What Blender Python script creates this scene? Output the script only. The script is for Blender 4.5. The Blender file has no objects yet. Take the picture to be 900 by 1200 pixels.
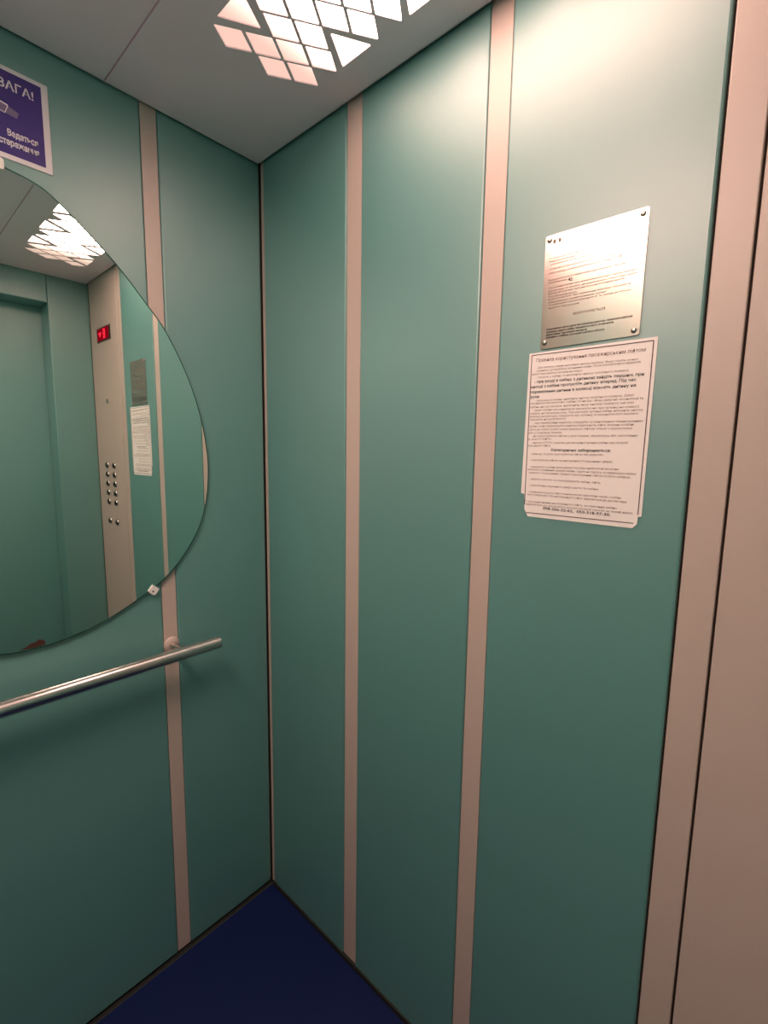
import bpy, bmesh, math, random
from mathutils import Matrix, Vector

# ------------------------------------------------------------------ basics
S = bpy.context.scene
C = S.collection
PI = math.pi
W, D, H = 1.12, 1.40, 2.10          # car width (x: -W..0), depth (y: -D..0), height
XC = -W / 2

S.view_settings.view_transform = 'Standard'
S.view_settings.look = 'None'
S.view_settings.gamma = 1.0
S.view_settings.use_curve_mapping = False
S.view_settings.exposure = 0.2


def lin(r, g, b):
    f = lambda c: (c / 255) / 12.92 if c / 255 <= 0.04045 else ((c / 255 + 0.055) / 1.055) ** 2.4
    return (f(r), f(g), f(b), 1)


def mat(name, col, rough=0.5, metal=0.0, spec=0.5, bump=0.0, scale=200.0, vary=0.0, vscale=4.0, coat=0.0, coat_rough=0.1):
    m = bpy.data.materials.new(name)
    m.use_nodes = True
    nt = m.node_tree
    b = nt.nodes['Principled BSDF']
    b.inputs['Base Color'].default_value = col if len(col) == 4 else (*col, 1)
    b.inputs['Roughness'].default_value = rough
    b.inputs['Metallic'].default_value = metal
    b.inputs['Specular IOR Level'].default_value = spec
    b.inputs['Coat Weight'].default_value = coat
    b.inputs['Coat IOR'].default_value = 1.8
    b.inputs['Coat Roughness'].default_value = coat_rough
    tc = nt.nodes.new('ShaderNodeTexCoord')
    if bump > 0:
        n = nt.nodes.new('ShaderNodeTexNoise')
        n.inputs['Scale'].default_value = scale
        n.inputs['Detail'].default_value = 2
        nt.links.new(tc.outputs['Object'], n.inputs['Vector'])
        bp = nt.nodes.new('ShaderNodeBump')
        bp.inputs['Strength'].default_value = bump
        bp.inputs['Distance'].default_value = 0.001
        nt.links.new(n.outputs['Fac'], bp.inputs['Height'])
        nt.links.new(bp.outputs['Normal'], b.inputs['Normal'])
    if vary > 0:                        # faint handling wear of the paint
        n = nt.nodes.new('ShaderNodeTexNoise')
        n.inputs['Scale'].default_value = vscale
        n.inputs['Detail'].default_value = 4
        nt.links.new(tc.outputs['Object'], n.inputs['Vector'])
        mr = nt.nodes.new('ShaderNodeMapRange')
        mr.inputs['To Min'].default_value = max(0.02, rough - vary)
        mr.inputs['To Max'].default_value = rough + vary
        nt.links.new(n.outputs['Fac'], mr.inputs['Value'])
        nt.links.new(mr.outputs['Result'], b.inputs['Roughness'])
    return m


def emit(name, col, strength):
    m = bpy.data.materials.new(name)
    m.use_nodes = True
    nt = m.node_tree
    nt.nodes.clear()
    o = nt.nodes.new('ShaderNodeOutputMaterial')
    e = nt.nodes.new('ShaderNodeEmission')
    e.inputs['Color'].default_value = (*col, 1)
    e.inputs['Strength'].default_value = strength
    nt.links.new(e.outputs[0], o.inputs['Surface'])
    return m, nt, e


M = {}
M['green'] = mat('green enamel', (0.098, 0.288, 0.272), 0.50, spec=1.0, coat=1.0, coat_rough=0.42, bump=0.05, scale=260, vary=0.03)
M['beige'] = mat('beige enamel', (0.55, 0.452, 0.405), 0.45, spec=0.9, bump=0.04, scale=260)
M['dark'] = mat('dark gap', (0.12, 0.095, 0.08), 0.8)
M['kick'] = mat('dark kick strip', (0.012, 0.015, 0.014), 0.7)
M['ceil'] = mat('ceiling paint', (0.94, 0.77, 0.83), 0.5, spec=0.4, bump=0.03, scale=200)
M['floor'] = mat('blue lino', (0.0004, 0.009, 0.070), 0.6, spec=0.25, bump=0.2, scale=350)
M['flooredge'] = mat('lino edge', (0.025, 0.035, 0.035), 0.7)
M['steel'] = mat('brushed steel', (0.62, 0.60, 0.58), 0.24, metal=1.0, bump=0.03, scale=120)
M['plate'] = mat('plate metal', (0.62, 0.495, 0.45), 0.19, metal=1.0)
M['paper'] = mat('laminated paper', (0.93, 0.89, 0.87), 0.45, spec=0.35)
M['ink'] = mat('black ink', (0.03, 0.022, 0.022), 0.6)
M['greyink'] = mat('grey ink', (0.30, 0.24, 0.22), 0.6)
M['paperink'] = mat('faded ink', (0.26, 0.165, 0.155), 0.6)
M['brownink'] = mat('brown ink', (0.075, 0.025, 0.025), 0.6)
M['white'] = mat('white plastic', (0.80, 0.79, 0.77), 0.4)
M['blue'] = mat('sign violet blue', (0.050, 0.033, 0.20), 0.35)
M['signwhite'] = mat('sign white', (0.72, 0.70, 0.74), 0.4)
M['signgrey'] = mat('sign grey', (0.16, 0.13, 0.24), 0.5)
M['mirror'] = mat('silvered glass', (0.81, 0.91, 0.85), 0.006, metal=1.0)
M['glassedge'] = mat('green glass edge', (0.03, 0.11, 0.085), 0.15)
M['rust'] = mat('rust', (0.05, 0.018, 0.012), 0.8)
M['house'] = mat('lamp housing', (0.8, 0.8, 0.8), 0.6)
M['black'] = mat('black plastic', (0.015, 0.012, 0.012), 0.35)


# ------------------------------------------------------------------ helpers
def obj(name, bm, m, parent=None, smooth=False):
    me = bpy.data.meshes.new(name)
    bmesh.ops.recalc_face_normals(bm, faces=bm.faces)
    bm.to_mesh(me)
    bm.free()
    if smooth:
        for p in me.polygons:
            p.use_smooth = True
    me.materials.append(m)
    o = bpy.data.objects.new(name, me)
    C.objects.link(o)
    if parent is not None:
        o.parent = parent
        o.matrix_parent_inverse = parent.matrix_world.inverted()
    return o


def thing(name, label, cat, loc, group=None):
    o = bpy.data.objects.new(name, None)
    o.empty_display_size = 0.05
    C.objects.link(o)
    o.location = loc
    o.matrix_world = Matrix.Translation(loc)
    o['label'] = label
    o['category'] = cat
    if group:
        o['group'] = group
    return o


def struct(name, bm, m):
    o = obj(name, bm, m)
    o['kind'] = 'structure'
    return o


def bx(bm, x0, x1, y0, y1, z0, z1, bevel=0.0, seg=2):
    r = bmesh.ops.create_cube(bm, size=1.0)
    vs = r['verts']
    for v in vs:
        v.co = Vector(((x0 + x1) / 2 + v.co.x * (x1 - x0), (y0 + y1) / 2 + v.co.y * (y1 - y0), (z0 + z1) / 2 + v.co.z * (z1 - z0)))
    if bevel:
        es = list({e for v in vs for e in v.link_edges})
        bmesh.ops.bevel(bm, geom=es, offset=bevel, segments=seg, affect='EDGES', profile=0.5)
    return bm


def box(*a, **k):
    return bx(bmesh.new(), *a, **k)


def prism(pts, fn, t):
    """closed outline pts (u, v) mapped by fn(u, v, w) into the room, thickness t along w"""
    bm = bmesh.new()
    a = [bm.verts.new(fn(u, v, 0)) for u, v in pts]
    b = [bm.verts.new(fn(u, v, t)) for u, v in pts]
    bm.faces.new(a)
    bm.faces.new(b)
    n = len(pts)
    for i in range(n):
        bm.faces.new((a[i], a[(i + 1) % n], b[(i + 1) % n], b[i]))
    return bm


def lathe(bm, prof, org, axis, seg=24):
    """prof: (r, h) pairs; spun round axis starting from org"""
    ax = Vector(axis).normalized()
    t = ax.orthogonal().normalized()
    s = ax.cross(t)
    rings = []
    for r, h in prof:
        rings.append([bm.verts.new(Vector(org) + ax * h + (t * math.cos(2 * PI * k / seg) + s * math.sin(2 * PI * k / seg)) * r) for k in range(seg)])
    for A, B in zip(rings, rings[1:]):
        for k in range(seg):
            bm.faces.new((A[k], A[(k + 1) % seg], B[(k + 1) % seg], B[k]))
    bm.faces.new(rings[0])
    bm.faces.new(rings[-1])
    return bm


# wall-plane frames: u to the viewer's right, v up, w out of the wall into the car
on_right = lambda u, v, w: Vector((-w, -u, v))          # wall at x = 0
on_back = lambda u, v, w: Vector((u, -w, v))            # wall at y = 0


def rounded(pts, r, n=3):
    out = []
    k = len(pts)
    for i in range(k):
        p0, p1, p2 = Vector(pts[i - 1]), Vector(pts[i]), Vector(pts[(i + 1) % k])
        a, b = (p0 - p1).normalized(), (p2 - p1).normalized()
        ang = a.angle(b)
        d = min(r / math.tan(ang / 2), 0.45 * min((p0 - p1).length, (p2 - p1).length))
        A, B = p1 + a * d, p1 + b * d
        for j in range(n + 1):
            t = j / n
            q = A * (1 - t) ** 2 + p1 * 2 * t * (1 - t) + B * t ** 2
            out.append((q.x, q.y))
    return out


def filled(loops, half):
    """flat sheet bounded by the loops (inner loops become holes), 2*half thick, as mesh data"""
    cu = bpy.data.curves.new('sheet', 'CURVE')
    cu.dimensions = '2D'
    cu.fill_mode = 'BOTH'
    cu.extrude = half
    for lp in loops:
        sp = cu.splines.new('POLY')
        sp.points.add(len(lp) - 1)
        for p, (x, y) in zip(sp.points, lp):
            p.co = (x, y, 0, 1)
        sp.use_cyclic_u = True
    o = bpy.data.objects.new('sheet', cu)
    C.objects.link(o)
    dg = bpy.context.evaluated_depsgraph_get()
    me = bpy.data.meshes.new_from_object(o.evaluated_get(dg))
    bpy.data.objects.remove(o)
    bpy.data.curves.remove(cu)
    bm = bmesh.new()
    bm.from_mesh(me)
    bpy.data.meshes.remove(me)
    return bm


def text_bm(bm, txt, fn, u0, v0, u1, v1, h, bold, w):
    """one line of lettering squeezed between (u0, v0) and (u1, v1); h = cap height"""
    cu = bpy.data.curves.new('lettering', 'FONT')
    cu.body = txt
    cu.size = 1.0
    cu.resolution_u = 2
    cu.offset = 0.022 * bold
    o = bpy.data.objects.new('lettering', cu)
    C.objects.link(o)
    dg = bpy.context.evaluated_depsgraph_get()
    me = bpy.data.meshes.new_from_object(o.evaluated_get(dg))
    bpy.data.objects.remove(o)
    bpy.data.curves.remove(cu)
    if not me.vertices:
        return
    xs = [v.co.x for v in me.vertices]
    x0, x1 = min(xs), max(xs)
    k = h / 0.73                       # cap height of the lettering at size 1
    b2 = bmesh.new()
    b2.from_mesh(me)
    for v in b2.verts:
        t = (v.co.x - x0) / (x1 - x0)
        v.co = fn(u0 + (u1 - u0) * t, v0 + (v1 - v0) * t + v.co.y * k - 0.38 * h, w)
    b2.to_mesh(me)
    b2.free()
    bm.from_mesh(me)
    bpy.data.meshes.remove(me)


# ------------------------------------------------------------------ writing on the two notices (u0, v0, u1, v1, cap height, weight)
PAPER_LINES = [
    ("Правила користування пасажирським ліфтом", 0.7941, 1.5147, 0.9574, 1.5115, 0.0078, 0.5),
    ("- Для виклику кабіни натисніть кнопку виклику. Якщо горить сигнал", 0.7948, 1.5031, 0.9483, 1.4995, 0.0042, 0.0),
    ("«Зайнято», дочекайтеся звільнення кабіни. Після автоматичного відкриття", 0.7951, 1.4978, 0.9520, 1.4953, 0.0042, 0.0),
    ("дверей переконайтеся, що кабіна на поверсі.", 0.7879, 1.4932, 0.8704, 1.4913, 0.0042, 0.0),
    ("- Зайдіть у кабіну та натисніть кнопку потрібного поверху.", 0.7957, 1.4872, 0.9381, 1.4850, 0.0042, 0.0),
    ("- при вході в кабіну з дитиною зайдіть першим, при", 0.7931, 1.4803, 0.9578, 1.4775, 0.0062, 1.0),
    ("виході з кабіни пропустіть дитину вперед. Під час", 0.7876, 1.4723, 0.9482, 1.4707, 0.0062, 1.0),
    ("перевезення дитини в колясці візьміть дитину на", 0.7874, 1.4639, 0.9484, 1.4626, 0.0062, 1.0),
    ("руки.", 0.7879, 1.4560, 0.8034, 1.4561, 0.0062, 1.0),
    ("- зайшовши в кабіну, натисніть кнопку потрібного поверху. Двері", 0.7949, 1.4494, 0.9465, 1.4487, 0.0045, 0.0),
    ("зачиняться автоматично і кабіна почне рух. Якщо двері не зачинилися та", 0.7876, 1.4453, 0.9593, 1.4434, 0.0045, 0.0),
    ("кабіна не рухається, натисніть іншу кнопку поверху ще раз", 0.7880, 1.4391, 0.9473, 1.4383, 0.0045, 0.0),
    ("- двері кабіни відчиняються автоматично при зупинці на поверсі", 0.7928, 1.4340, 0.9546, 1.4318, 0.0045, 0.0),
    ("вийдіть, не затримуючись. При раптовій зупинці кабіни натисніть кнопку", 0.7886, 1.4286, 0.9605, 1.4269, 0.0045, 0.0),
    ("виклику диспетчера, повідомте про зупинку та виконуйте його вказівки.", 0.7882, 1.4235, 0.9553, 1.4220, 0.0045, 0.0),
    ("Чекайте на допомогу.", 0.7876, 1.4184, 0.8498, 1.4184, 0.0045, 0.0),
    ("- при перевезенні вантажів слідкуйте за рівномірним завантаженням", 0.7940, 1.4128, 0.9618, 1.4110, 0.0045, 0.0),
    ("кабіни та не перевищуйте вантажопідйомність ліфта, вказану в кабіні.", 0.7882, 1.4075, 0.9508, 1.4062, 0.0045, 0.0),
    ("Діти до семи років користуються ліфтом тільки з дорослими", 0.7886, 1.4021, 0.9478, 1.4008, 0.0045, 0.0),
    ("або у супроводі батьків.", 0.7873, 1.3964, 0.8443, 1.3963, 0.0045, 0.0),
    ("- не користуйтеся ліфтом у разі пожежі, землетрусу або затоплення", 0.7931, 1.3911, 0.9555, 1.3900, 0.0045, 0.0),
    ("в шахті ліфта.", 0.7879, 1.3860, 0.8280, 1.3863, 0.0045, 0.0),
    ("- кнопка «СТОП» служить для екстреної зупинки кабіни при потребі", 0.7929, 1.3799, 0.9436, 1.3796, 0.0045, 0.0),
    ("власника ліфта.", 0.7879, 1.3750, 0.8272, 1.3751, 0.0045, 0.0),
    ("Категорично забороняється:", 0.8282, 1.3679, 0.9206, 1.3676, 0.0062, 1.0),
    ("- дітям до 12 років користуватися ліфтом без дорослих;", 0.7930, 1.3612, 0.9111, 1.3613, 0.0045, 0.0),
    ("- користуватися ліфтом при несправності та відчинених дверях;", 0.7924, 1.3511, 0.9254, 1.3509, 0.0045, 0.0),
    ("- перевозити в кабіні легкозаймисті та вибухонебезпечні речовини,", 0.7921, 1.3395, 0.9346, 1.3401, 0.0045, 0.0),
    ("заважати зачиненню дверей кабіни, сідати на підлогу та перевозити великі", 0.7893, 1.3350, 0.9581, 1.3339, 0.0045, 0.0),
    ("вантажі з порушенням правил користування ліфтом та його кабіною;", 0.7921, 1.3298, 0.9513, 1.3285, 0.0045, 0.0),
    ("- курити, смітити та пошкоджувати кабіну ліфта;", 0.7924, 1.3190, 0.9092, 1.3181, 0.0045, 0.0),
    ("- самостійно відчиняти двері шахти та кабіни;", 0.7924, 1.3082, 0.9073, 1.3081, 0.0045, 0.0),
    ("- проникати в шахту ліфта та намагатися самостійно вийти з кабіни", 0.7921, 1.2970, 0.9402, 1.2970, 0.0045, 0.0),
    ("між поверхами. При несправності ліфта звертайтеся до диспетчера", 0.7917, 1.2922, 0.9482, 1.2914, 0.0045, 0.0),
    ("У разі виникнення несправності ліфта, застрягання кабіни", 0.7877, 1.2801, 0.9353, 1.2809, 0.0045, 0.0),
    ("звертайтеся до цілодобової диспетчерської служби за телефонами:", 0.7880, 1.2753, 0.9583, 1.2753, 0.0045, 0.0),
    ("098-266-22-62,  050-318-97-30.", 0.8198, 1.2704, 0.9271, 1.2696, 0.0062, 1.0),
]
PLATE_LINES = [
    ("Ліфт пасажирський призначений для підйому та спуску людей", 0.8072, 1.6702, 0.8992, 1.6696, 0.0036, 0.0),
    ("Вантажопідйомність", 0.8075, 1.6657, 0.8568, 1.6651, 0.0036, 0.0),
    ("- Щоб викликати кабіну, натисніть кнопку виклику на поверсі", 0.8077, 1.6612, 0.9250, 1.6606, 0.0036, 0.0),
    ("після цього дочекайтеся прибуття кабіни", 0.8080, 1.6540, 0.9036, 1.6534, 0.0036, 0.0),
    ("112", 0.9074, 1.6490, 0.9157, 1.6484, 0.0062, 1.0),
    ("Вхід та вихід з кабіни дозволено після зупинки", 0.8086, 1.6480, 0.9044, 1.6474, 0.0036, 0.0),
    ("повної зупинки", 0.9062, 1.6375, 0.9221, 1.6369, 0.0036, 0.0),
    ("При вході натисніть кнопку потрібного поверху, двері зачиняться та", 0.8073, 1.6375, 0.9033, 1.6369, 0.0036, 0.0),
    ("автоматично після", 0.8075, 1.6335, 0.8375, 1.6329, 0.0036, 0.0),
    ("42", 0.8395, 1.6320, 0.8464, 1.6314, 0.0062, 1.0),
    ("При зупинці кабіни між поверхами натисніть кнопку виклику", 0.8080, 1.6254, 0.9383, 1.6248, 0.0036, 0.0),
    ("диспетчера та чекайте, не намагаючись самостійно вийти", 0.8083, 1.6206, 0.9377, 1.6200, 0.0036, 0.0),
    ("Виклик диспетчера здійснюється натисканням кнопки", 0.8086, 1.6165, 0.9223, 1.6159, 0.0036, 0.0),
    ("Діти до семи років без дорослих", 0.8088, 1.6120, 0.8543, 1.6114, 0.0036, 0.0),
    ("не допускаються. При перевезенні вантажів слідкуйте за", 0.8091, 1.6078, 0.9309, 1.6072, 0.0036, 0.0),
    ("рівномірним завантаженням кабіни", 0.8094, 1.6033, 0.8976, 1.6027, 0.0036, 0.0),
    ("Не перевищуйте вантажопідйомність ліфта, вказану на табличці", 0.8096, 1.5991, 0.9316, 1.5985, 0.0036, 0.0),
    ("Бережіть ліфт від пошкоджень", 0.8099, 1.5944, 0.8594, 1.5938, 0.0036, 0.0),
    ("ЗАБОРОНЯЄТЬСЯ", 0.8502, 1.5791, 0.8978, 1.5785, 0.0050, 0.3),
    ("Користуватися ліфтом дітям без супроводу дорослих, перевозити вибухові", 0.8086, 1.5616, 0.9366, 1.5610, 0.0038, 0.9),
    ("речовини, курити в кабіні, проникати в шахту та відчиняти", 0.8088, 1.5574, 0.9112, 1.5568, 0.0038, 0.9),
    ("двері кабіни. При пожежі виходьте", 0.8086, 1.5532, 0.8732, 1.5526, 0.0038, 0.9),
    ("негайно з кабіни, не користуйтеся ліфтом", 0.8089, 1.5490, 0.8987, 1.5484, 0.0038, 0.9),
]


# ------------------------------------------------------------------ the car shell
GAP = 0.0008
PT = 0.014                             # depth of a folded wall panel


def panel_wall(wall, runs, fn_box):
    """runs: (kind, a, b) along the wall"""
    for kind, a, b in runs:
        if kind == 'p':
            obj('wall_panel', fn_box(a + GAP, b - GAP, 0.0, PT, 0.0035), M['green'], wall)
        else:
            obj('cover_strip', fn_box(a + GAP * .3, b - GAP * .3, 0.0025, PT, 0.0008), M['beige'], wall)


ZT = 2.125
# right wall (x = 0): carries the notices and the control column
wr = struct('wall_right', box(PT, PT + 0.03, -D - 0.05, 0.05, -0.03, 2.2), M['dark'])
fb = lambda a, b, d0, d1, bv: box(d0, d1, -b, -a, 0.004, ZT, bevel=bv)
panel_wall(wr, [('s', 0.0024, 0.0150), ('p', 0.0150, 0.3330), ('s', 0.3330, 0.3782), ('p', 0.3782, 0.6810),
                ('s', 0.6810, 0.7225), ('p', 0.7225, 1.0242)], fb)
# back wall (y = 0): mirror and handrail
wb = struct('wall_back', box(-W - 0.05, PT, PT, PT + 0.03, -0.03, 2.2), M['dark'])
fbk = lambda a, b, d0, d1, bv: box(a, b, d0, d1, 0.004, ZT, bevel=bv)
panel_wall(wb, [('p', -W + 0.004, -0.8571), ('s', -0.8571, -0.8216), ('p', -0.8216, -0.2984), ('s', -0.2984, -0.2629),
                ('p', -0.2629, 0.0002)], fbk)
# left wall (x = -W)
wl = struct('wall_left', box(-W - PT - 0.03, -W - PT, -D - 0.05, 0.05, -0.03, 2.2), M['dark'])
fl = lambda a, b, d0, d1, bv: box(-W - d1, -W - d0, -b, -a, 0.004, ZT, bevel=bv)
panel_wall(wl, [('p', 0.002, 0.333), ('s', 0.333, 0.3782), ('p', 0.3782, 0.681), ('s', 0.681, 0.7225), ('p', 0.7225, 1.026),
                ('s', 1.026, 1.067), ('p', 1.067, 1.40)], fl)
# front wall (y = -D): jambs, header, recessed door
DX0, DX1, DZ = -0.96, -0.16, 1.985
bmf = bmesh.new()
bx(bmf, DX1 + 0.002, PT, -D - 0.13, -D - PT, -0.03, 2.2)
bx(bmf, -W - 0.05, DX0 - 0.002, -D - 0.13, -D - PT, -0.03, 2.2)
bx(bmf, DX0 - 0.002, DX1 + 0.002, -D - 0.13, -D - PT, DZ + 0.002, 2.2)
wf = struct('wall_front', bmf, M['dark'])
obj('jamb_panel', box(DX1, 0.0, -D - 0.12, -D, 0.004, ZT, bevel=0.003), M['green'], wf)
obj('jamb_panel', box(-W, DX0, -D - 0.12, -D, 0.004, ZT, bevel=0.003), M['green'], wf)
obj('header_panel', box(DX0 + 0.001, DX1 - 0.001, -D - 0.12, -D, DZ, ZT, bevel=0.003), M['green'], wf)
d1 = struct('door_1', box(DX0 - 0.02, XC - 0.0015, -D - 0.165, -D - 0.125, 0.0, DZ + 0.02, bevel=0.003), M['green'])
obj('door_leaf', box(XC + 0.0015, DX1 + 0.02, -D - 0.165, -D - 0.125, 0.0, DZ + 0.02, bevel=0.003), M['green'], d1)

# floor: dark base tray and the blue covering that stops short of the back wall
fl_ = struct('floor', box(-W - 0.05, 0.05, -D - 0.2, 0.05, -0.05, -0.004), M['kick'])
bmq = bmesh.new()
bx(bmq, -W + 0.001, -0.006, -D - 0.12, -0.013, -0.004, 0.0)
cov = obj('floor_covering', bmq, M['floor'], fl_)
obj('covering_edge', box(-W + 0.001, -0.006, -0.013, -0.0105, -0.004, 0.0012, bevel=0.0008), M['flooredge'], fl_)
br = struct('baseboard_right', box(-0.004, 0.004, -1.02, -0.014, 0.0, 0.010, bevel=0.001), M['kick'])

# ------------------------------------------------------------------ ceiling with the two pierced lamp panels
DXC, DYC = 0.0446, 0.0555
COLS = [-0.2487, -0.2038, -0.1597, -0.1148]
Y0 = [-0.2975, -0.3262, -0.2995, -0.3285]


def holes():
    out = []
    for c in range(4):
        for k in range(16):
            x, y = COLS[c], Y0[c] - DYC * k
            if c == 0 and k % 3 == 1:
                pts = [(x - 0.0425, y + 0.0375), (x + 0.0215, y), (x - 0.0425, y - 0.0375)]
            elif c == 3 and k % 3 == 2:
                pts = [(x + 0.0395, y + 0.0385), (x - 0.0265, y), (x + 0.0395, y - 0.0385)]
            else:
                pts = [(x - 0.0395, y), (x, y + 0.0258), (x + 0.0395, y), (x, y - 0.0258)]
            out.append(rounded(pts, 0.0022))
    return out


E1 = 0.0065                            # shadow gap to the walls
rect = lambda x0, x1, y0, y1: [(x0, y0), (x1, y0), (x1, y1), (x0, y1)]
hs = holes()
ZP = H + 0.0012
cm = filled([rect(-0.3660, -E1, -D + E1, -E1)] + hs, 0.0012)
cm2 = filled([rect(-0.7500, -0.3720, -D + E1, -E1)], 0.0012)
cm3 = filled([rect(-W + E1, -0.7560, -D + E1, -E1)] + [[(-W - x, y) for x, y in h] for h in hs], 0.0012)
bmc = bmesh.new()
for part in (cm, cm2, cm3):
    me = bpy.data.meshes.new('t')
    part.to_mesh(me)
    part.free()
    bmc.from_mesh(me)
    bpy.data.meshes.remove(me)
for v in bmc.verts:
    v.co.z += ZP
# folded-up edges along the two seams and the walls
for a, b in ((-0.3672, -0.3660), (-0.3720, -0.3708), (-0.7512, -0.7500), (-0.7560, -0.7548)):
    bx(bmc, a, b, -D + E1, -E1, H, H + 0.02)
for a, b in ((-0.3720, -0.3660), (-0.7560, -0.7500)):
    bx(bmc, a, b, -D + E1, -E1, H + 0.0055, H + 0.0070)
bx(bmc, -W + E1, -E1, -E1 - 0.0012, -E1, H, H + 0.02)
bx(bmc, -E1 - 0.0012, -E1, -D + E1, -E1, H, H + 0.02)
ceil = struct('ceiling', bmc, M['ceil'])
roof = obj('roof_sheet', box(-W - 0.05, 0.05, -D - 0.2, 0.05, 2.17, 2.2), M['dark'], ceil)

LAMP_COL = (1.0, 0.64, 0.53)


def lamp_material(peak):
    """lit diffuser; bright middle and dim ends are painted into the emission strength"""
    lm, nt, em = emit('lit diffuser', LAMP_COL, peak)
    tc = nt.nodes.new('ShaderNodeTexCoord')
    sx = nt.nodes.new('ShaderNodeSeparateXYZ')
    nt.links.new(tc.outputs['Object'], sx.inputs[0])
    ab = nt.nodes.new('ShaderNodeMath')
    ab.operation = 'ABSOLUTE'
    nt.links.new(sx.outputs['Y'], ab.inputs[0])
    mr = nt.nodes.new('ShaderNodeMapRange')  # lengthwise fall-off painted into the emission; no tubes are modelled behind the sheet
    mr.interpolation_type = 'SMOOTHSTEP'
    mr.inputs['From Min'].default_value = 0.10
    mr.inputs['From Max'].default_value = 0.415
    mr.inputs['To Min'].default_value = peak
    mr.inputs['To Max'].default_value = 0.86
    nt.links.new(ab.outputs[0], mr.inputs['Value'])
    nt.links.new(mr.outputs['Result'], em.inputs['Strength'])
    return lm


def ceiling_light(cx, label, peak):
    cy = -0.7288
    t = thing('ceiling_light', label, 'ceiling light', (cx, cy, H + 0.006), 'ceiling lights behind the pierced panels')
    hx, hy = 0.125, 0.50
    bm = bmesh.new()
    vs = [bm.verts.new((cx + a * hx, cy + b * hy, H + 0.0065)) for a, b in ((-1, -1), (-1, 1), (1, 1), (1, -1))]
    f = bm.faces.new(vs)
    me = bpy.data.meshes.new('diffuser')
    bm.to_mesh(me)
    bm.free()
    me.transform(Matrix.Translation((-cx, -cy, -H - 0.006)))
    me.materials.append(lamp_material(peak))
    d = bpy.data.objects.new('diffuser', me)
    C.objects.link(d)
    d.parent = t
    bm = bmesh.new()
    z0, z1, k = H + 0.0026, H + 0.055, 0.003
    bx(bm, cx - hx - k, cx + hx + k, cy - hy - k, cy + hy + k, z1, z1 + k)
    bx(bm, cx - hx - k, cx - hx, cy - hy - k, cy + hy + k, z0, z1)
    bx(bm, cx + hx, cx + hx + k, cy - hy - k, cy + hy + k, z0, z1)
    bx(bm, cx - hx, cx + hx, cy - hy - k, cy - hy, z0, z1)
    bx(bm, cx - hx, cx + hx, cy + hy, cy + hy + k, z0, z1)
    obj('housing', bm, M['house'], t)
    return t


ceiling_light(-0.1830, 'lit ceiling light behind the diamond cut-outs, beside the wall with the notices', 13.5)
ceiling_light(-W + 0.1830, 'lit ceiling light behind diamond cut-outs on the side away from the notices', 62.0)

# ------------------------------------------------------------------ mirror
half = [(-0.56, 1.8655), (-0.5335, 1.8632), (-0.5055, 1.8575), (-0.4755, 1.8445), (-0.4201, 1.8017), (-0.3612, 1.7474), (-0.3086, 1.6869),
        (-0.2646, 1.6310), (-0.2177, 1.5378), (-0.1876, 1.4444), (-0.1735, 1.3600), (-0.1717, 1.2974), (-0.1810, 1.2236),
        (-0.2075, 1.1500), (-0.2629, 1.0740), (-0.3212, 1.0278), (-0.4228, 0.9770), (-0.5088, 0.9545), (-0.56, 0.9510)]
ring = half + [(2 * XC - x, z) for x, z in half[-2:0:-1]]


def catmull(p, n=6):
    out = []
    k = len(p)
    for i in range(k):
        a, b, c, d = (Vector(p[(i + j) % k]) for j in (-1, 0, 1, 2))
        for j in range(n):
            t = j / n
            out.append(tuple(0.5 * ((2 * b) + (c - a) * t + (2 * a - 5 * b + 4 * c - d) * t * t + (3 * b - a - 3 * c + d) * t ** 3)))
    return out


outline = catmull(ring)
cen = Vector((XC, 1.41))
mir = thing('wall_mirror', 'large frameless egg-shaped mirror on the green wall above the handrail', 'mirror', (XC, -0.002, 0.951))
MB_, MF = 0.0045, 0.0090
inset = [tuple(cen + (Vector(p) - cen) * (1 - 0.0032 / (Vector(p) - cen).length)) for p in outline]
bm = bmesh.new()
n = len(outline)
A_ = [bm.verts.new(on_back(u, v, MB_)) for u, v in outline]
B_ = [bm.verts.new(on_back(u, v, MF - 0.0012)) for u, v in outline]
I_ = [bm.verts.new(on_back(u, v, MF)) for u, v in inset]
bm.faces.new(A_)
for i in range(n):
    j = (i + 1) % n
    bm.faces.new((A_[i], A_[j], B_[j], B_[i]))
    bm.faces.new((B_[i], B_[j], I_[j], I_[i]))
obj('polished_edge', bm, M['glassedge'], mir)
bm = bmesh.new()
bm.faces.new([bm.verts.new(on_back(u, v, MF)) for u, v in inset])
me_front = obj('mirror_glass', bm, M['mirror'], mir)
for u, v, ang in ((-0.3213, 1.0257, -41), (2 * XC + 0.3213, 1.0257, 41), (-0.556, 1.866, 180)):
    # white plastic clip: a small rounded tab with a screw, standing behind and over the rim
    a = math.radians(ang)
    pts = rounded([(-0.0095, 0.0085), (-0.0095, -0.0105), (0.0095, -0.0105), (0.0095, 0.0085)], 0.004)
    rp = [(u + x * math.cos(a) + y * math.sin(-a) * -1 * -1, v + x * math.sin(a) + y * math.cos(a)) for x, y in pts]
    cl = obj('mirror_clip', prism(rp, lambda uu, vv, w: on_back(uu, vv, w + 0.0005), 0.0125), M['white'], mir)
    sx_, sy_ = u + 0.004 * math.sin(a), v - 0.004 * math.cos(a)
    obj('clip_screw', lathe(bmesh.new(), [(0.0022, 0.0), (0.0022, 0.0006), (0.0012, 0.0012)], on_back(sx_, sy_, 0.0130), (0, -1, 0), 12),
        M['black'] if ang < 100 else M['rust'], cl)
rp = [(-0.585, 0.9560), (-0.573, 0.9600), (-0.5655, 0.9655), (-0.5585, 0.9650), (-0.552, 0.9700), (-0.545, 0.9675), (-0.5405, 0.9615), (-0.5420, 0.9560), (-0.56, 0.9545)]
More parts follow.
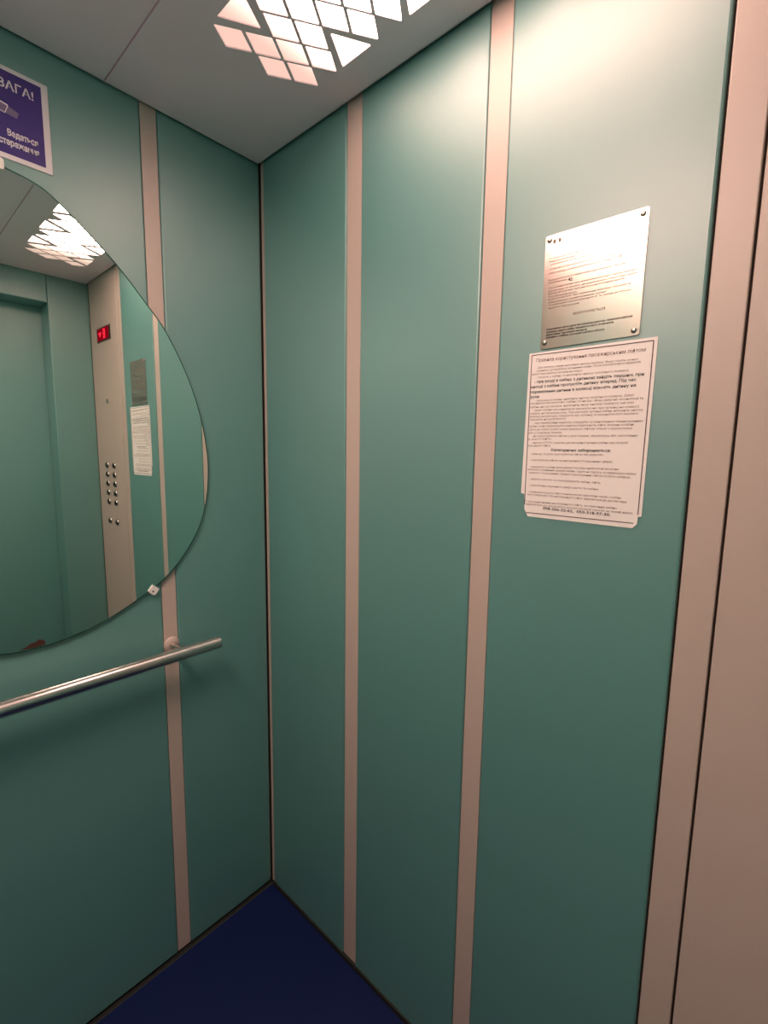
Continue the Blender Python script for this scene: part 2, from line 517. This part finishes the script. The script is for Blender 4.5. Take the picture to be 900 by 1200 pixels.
obj('rust_patch', prism(rp, lambda u, v, w: on_back(u, v, w + MF), 0.0003), M['rust'], mir)

# ------------------------------------------------------------------ handrail
hr = thing('handrail', 'round brushed steel handrail on the green wall under the mirror', 'handrail', (XC, 0, 0.8733))
R = 0.0157
YR, ZR = -0.070, 0.8733
xa, xb = -0.1895, 2 * XC + 0.1895
obj('rail', lathe(bmesh.new(), [(R - 0.0015, 0), (R, 0.0015), (R, xa - xb - 0.0015), (R - 0.0015, xa - xb)], (xb, YR, ZR), (1, 0, 0), 40), M['steel'], hr, True)
for x in (-0.2806, 2 * XC + 0.2806):
    obj('bracket', lathe(bmesh.new(), [(0.0085, 0), (0.0085, 0.055)], (x, -0.006, ZR), (0, -1, 0), 20), M['steel'], hr, True)
    obj('rosette', lathe(bmesh.new(), [(0.020, 0), (0.020, 0.003), (0.017, 0.006), (0.009, 0.008)], (x, 0.0026, ZR), (0, -1, 0), 28), M['beige'], hr, True)
for o in hr.children:
    if o.name.startswith('rail') or o.name.startswith('bracket'):
        m_ = o.modifiers.new('edge', 'EDGE_SPLIT')
        m_.split_angle = math.radians(40)

# ------------------------------------------------------------------ warning sign above the mirror
sg = thing('warning_sign', 'violet-blue video surveillance sign with white border above the mirror', 'sign', (-0.5395, 0, 1.883))
obj('sign_board', box(-0.611, -0.4680, -0.0022, -0.0001, 1.8835, 2.0400, bevel=0.0006), M['signwhite'], sg)
obj('blue_field', prism([(-0.600, 1.8925), (-0.4790, 1.8925), (-0.4790, 2.0325), (-0.600, 2.0325)], lambda u, v, w: on_back(u, v, w + 0.0022), 0.0002), M['blue'], sg)
bm = bmesh.new()
text_bm(bm, 'УВАГА!', on_back, -0.5590, 2.0087, -0.4915, 2.0087, 0.0150, 0.8, 0.0026)
obj('headline_text', bm, M['signwhite'], sg)
bm = bmesh.new()
text_bm(bm, 'Ведеться', on_back, -0.5358, 1.9290, -0.4895, 1.9290, 0.0108, 1.5, 0.0026)
text_bm(bm, 'відеоспостереження', on_back, -0.5930, 1.9125, -0.4890, 1.9125, 0.0108, 1.5, 0.0026)
obj('caption_text', bm, M['signwhite'], sg)
bm = bmesh.new()


def stroke(bm, a, b, t, fn, w):
    a, b = Vector(a), Vector(b)
    d = (b - a).normalized()
    nn = Vector((-d.y, d.x)) * t / 2
    bm.faces.new([bm.verts.new(fn(p.x, p.y, w)) for p in (a + nn, b + nn, b - nn, a - nn)])


# outline of a wall camera: body, lens hood, arm
for a, b, t in (((-0.585, 1.9860), (-0.5320, 1.9752), 0.0022), ((-0.587, 1.9700), (-0.5370, 1.9610), 0.0014), ((-0.585, 1.9860), (-0.587, 1.9700), 0.0014),
                ((-0.5320, 1.9752), (-0.5370, 1.9610), 0.0012), ((-0.580, 1.9710), (-0.592, 1.9560), 0.002)):
    stroke(bm, a, b, t, on_back, 0.0026)
obj('camera_picture', bm, M['signwhite'], sg)
bm = bmesh.new()
bm.faces.new([bm.verts.new(on_back(u, v, 0.00255)) for u, v in ((-0.584, 1.985), (-0.5330, 1.9748), (-0.5160, 1.9690), (-0.5200, 1.9585), (-0.5375, 1.9615), (-0.586, 1.9705))])
obj('camera_shading', bm, M['signgrey'], sg)

# ------------------------------------------------------------------ metal rules plate
pl = thing('rules_plate', 'shiny metal rules plate screwed to the wall above the paper notice', 'notice', (0, -0.8735, 1.532))
pts = rounded([(0.7995, 1.5315), (0.9475, 1.5335), (0.9480, 1.7058), (0.7995, 1.7060)], 0.004)
bm = prism(pts, lambda u, v, w: on_right(u, v, w + 0.0002), 0.0020)
obj('plate', bm, M['plate'], pl)
def lettering(rows, names, fn, w, k, parent):
    groups = {}
    for i, (t, u0, v0, u1, v1, h, bo) in enumerate(rows):
        nm, m, wt = names(i, bo)
        if nm not in groups:
            groups[nm] = (bmesh.new(), m)
        text_bm(groups[nm][0], t, fn, u0, v0, u1, v1, h * k, wt, w)
    for nm, (g, m) in groups.items():
        obj(nm, g, M[m], parent)


def plate_names(i, bo):
    if i in (4, 9):
        return ('number_text' if i == 4 else 'floor_number_text', 'ink', 0.8)
    if i >= 19:
        return ('closing_text', 'ink', 0.7)
    return ('prohibition_heading', 'greyink', 0.3) if i == 18 else ('engraved_text', 'greyink', 0.0)


lettering(PLATE_LINES, plate_names, on_right, 0.0026, 0.78, pl)
bm = bmesh.new()
for u in (0.8140, 0.8225):
    bm.faces.new([bm.verts.new(on_right(u + a, 1.6952 + b, 0.0026)) for a, b in ((-0.0022, -0.003), (0.0022, -0.003), (0.0022, 0.003), (-0.0022, 0.003))])
obj('emblem', bm, M['greyink'], pl)
for u, v in ((0.8065, 1.5415), (0.9400, 1.5405), (0.8060, 1.6985), (0.9405, 1.6980)):
    obj('screw', lathe(bmesh.new(), [(0.0042, 0), (0.0040, 0.0008), (0.0026, 0.0018), (0.001, 0.0022)], on_right(u, v, 0.0020), (-1, 0, 0), 16), M['plate'], pl, True)

# ------------------------------------------------------------------ paper notice
pn = thing('paper_notice', 'white paper lift rules with dark border taped to the wall below the metal plate', 'notice', (0, -0.8755, 1.253))
pts = [(0.7790, 1.2937), (0.7850, 1.2925), (0.7868, 1.2660), (0.7935, 1.2541), (0.9588, 1.2529), (0.9648, 1.2596), (0.9654, 1.2706), (0.9700, 1.2716),
       (0.9720, 1.5277), (0.7814, 1.5275)]
obj('sheet', prism(pts, lambda u, v, w: on_right(u, v, w + 0.0001), 0.0012), M['paper'], pn)


def paper_names(i, bo):
    if i == 0:
        return ('title_text', 'paperink', 0.3)
    if 5 <= i <= 8:
        return ('warning_text', 'ink', 0.7)
    if i == 24:
        return ('prohibition_heading', 'ink', 0.8)
    if i == 36:
        return ('phone_numbers', 'ink', 0.9)
    return ('opening_text' if i < 5 else 'rules_text' if i < 24 else 'prohibitions_text', 'paperink', 0.1)


lettering(PAPER_LINES, paper_names, on_right, 0.0017, 0.72, pn)
bm = bmesh.new()
loop = [(0.7860, 1.5240), (0.9668, 1.5228), (0.9652, 1.2740), (0.9600, 1.2606), (0.7905, 1.2606), (0.7866, 1.2740)]
for a, b in ((0, 1), (1, 2), (3, 4), (5, 0)):
    stroke(bm, loop[a], loop[b], 0.0013, on_right, 0.0016)
obj('printed_border', bm, M['brownink'], pn)

# ------------------------------------------------------------------ control column in the corner by the door
cp = thing('control_panel', 'tall beige control column with call buttons next to the door wall', 'control panel', (0, -1.2145, 0.004))
obj('side_flange', box(0.0005, PT, -1.0688, -1.0268, 0.004, ZT, bevel=0.0015), M['beige'], cp)
obj('faceplate', box(0.0, PT, -1.3985, -1.0722, 0.004, ZT, bevel=0.0015), M['beige'], cp)
df = obj('display_frame', box(-0.003, 0.002, -1.312, -1.150, 1.828, 1.889, bevel=0.001), M['black'], cp)
rm, _, _ = emit('red display', (1.0, 0.02, 0.045), 1.6)
rd, _, _ = emit('dim red display', (0.45, 0.004, 0.015), 0.5)
obj('display_window', box(-0.0040, -0.0031, -1.300, -1.162, 1.8335, 1.8835), rd, df)
bm = bmesh.new()
# lit arrow and floor digit
for y0, z0, y1, z1 in ((1.205, 1.842, 1.205, 1.874), (1.222, 1.842, 1.222, 1.876), (1.205, 1.874, 1.222, 1.876), (1.205, 1.858, 1.222, 1.859), (1.205, 1.842, 1.222, 1.842)):
    stroke(bm, (y0, z0), (y1 + (0.004 if y0 != y1 else 0), z1), 0.008, on_right, 0.0046)
bm.faces.new([bm.verts.new(on_right(u, v, 0.0046)) for u, v in ((1.245, 1.868), (1.285, 1.868), (1.265, 1.846))])
obj('lit_digits', bm, rm, df)
obj('key_switch', lathe(bmesh.new(), [(0.011, 0), (0.011, 0.004), (0.008, 0.006), (0.003, 0.006)], (0.0, -1.2255, 1.569), (-1, 0, 0), 20), M['steel'], cp, False)
for r in range(6):
    z = (1.2826, 1.2405, 1.1990, 1.1570, 1.1148, 1.0245)[r]
    for y in (-1.276, -1.187):
        b_ = obj('call_button', lathe(bmesh.new(), [(0.0145, 0), (0.0145, 0.003), (0.0125, 0.0055)], (0.0, y, z), (-1, 0, 0), 22), M['steel'], cp)
        obj('button_cap', lathe(bmesh.new(), [(0.0105, 0), (0.0105, 0.003), (0.009, 0.004)], (-0.0055, y, z), (-1, 0, 0), 22), M['black'], b_)

# ------------------------------------------------------------------ camera
cam = bpy.data.cameras.new('camera')
cam.sensor_fit = 'HORIZONTAL'
cam.sensor_width = 36.0
cam.lens = 549.27 * 36.0 / 900.0
cam.clip_start = 0.01
co = bpy.data.objects.new('camera', cam)
C.objects.link(co)
right = Vector((0.66825499, -0.74378511, 0.01479814))
down = Vector((-0.08428727, -0.09546177, -0.99185821))
fwd = Vector((0.73914202, 0.6615669, -0.12648442))
mw = Matrix.Identity(4)
for i in range(3):
    mw[i][0], mw[i][1], mw[i][2] = right[i], -down[i], -fwd[i]
mw[0][3], mw[1][3], mw[2][3] = -0.766775, -1.144662, 1.360463
co.matrix_world = mw
S.camera = co

w = bpy.data.worlds.new('dark shaft')
w.use_nodes = True
w.node_tree.nodes['Background'].inputs['Color'].default_value = (0, 0, 0, 1)
w.node_tree.nodes['Background'].inputs['Strength'].default_value = 0
S.world = w
S.cycles.max_bounces = 10
S.cycles.diffuse_bounces = 8
S.cycles.glossy_bounces = 6
S.cycles.caustics_reflective = True
S.cycles.sample_clamp_indirect = 6.0
S.cycles.use_denoising = True
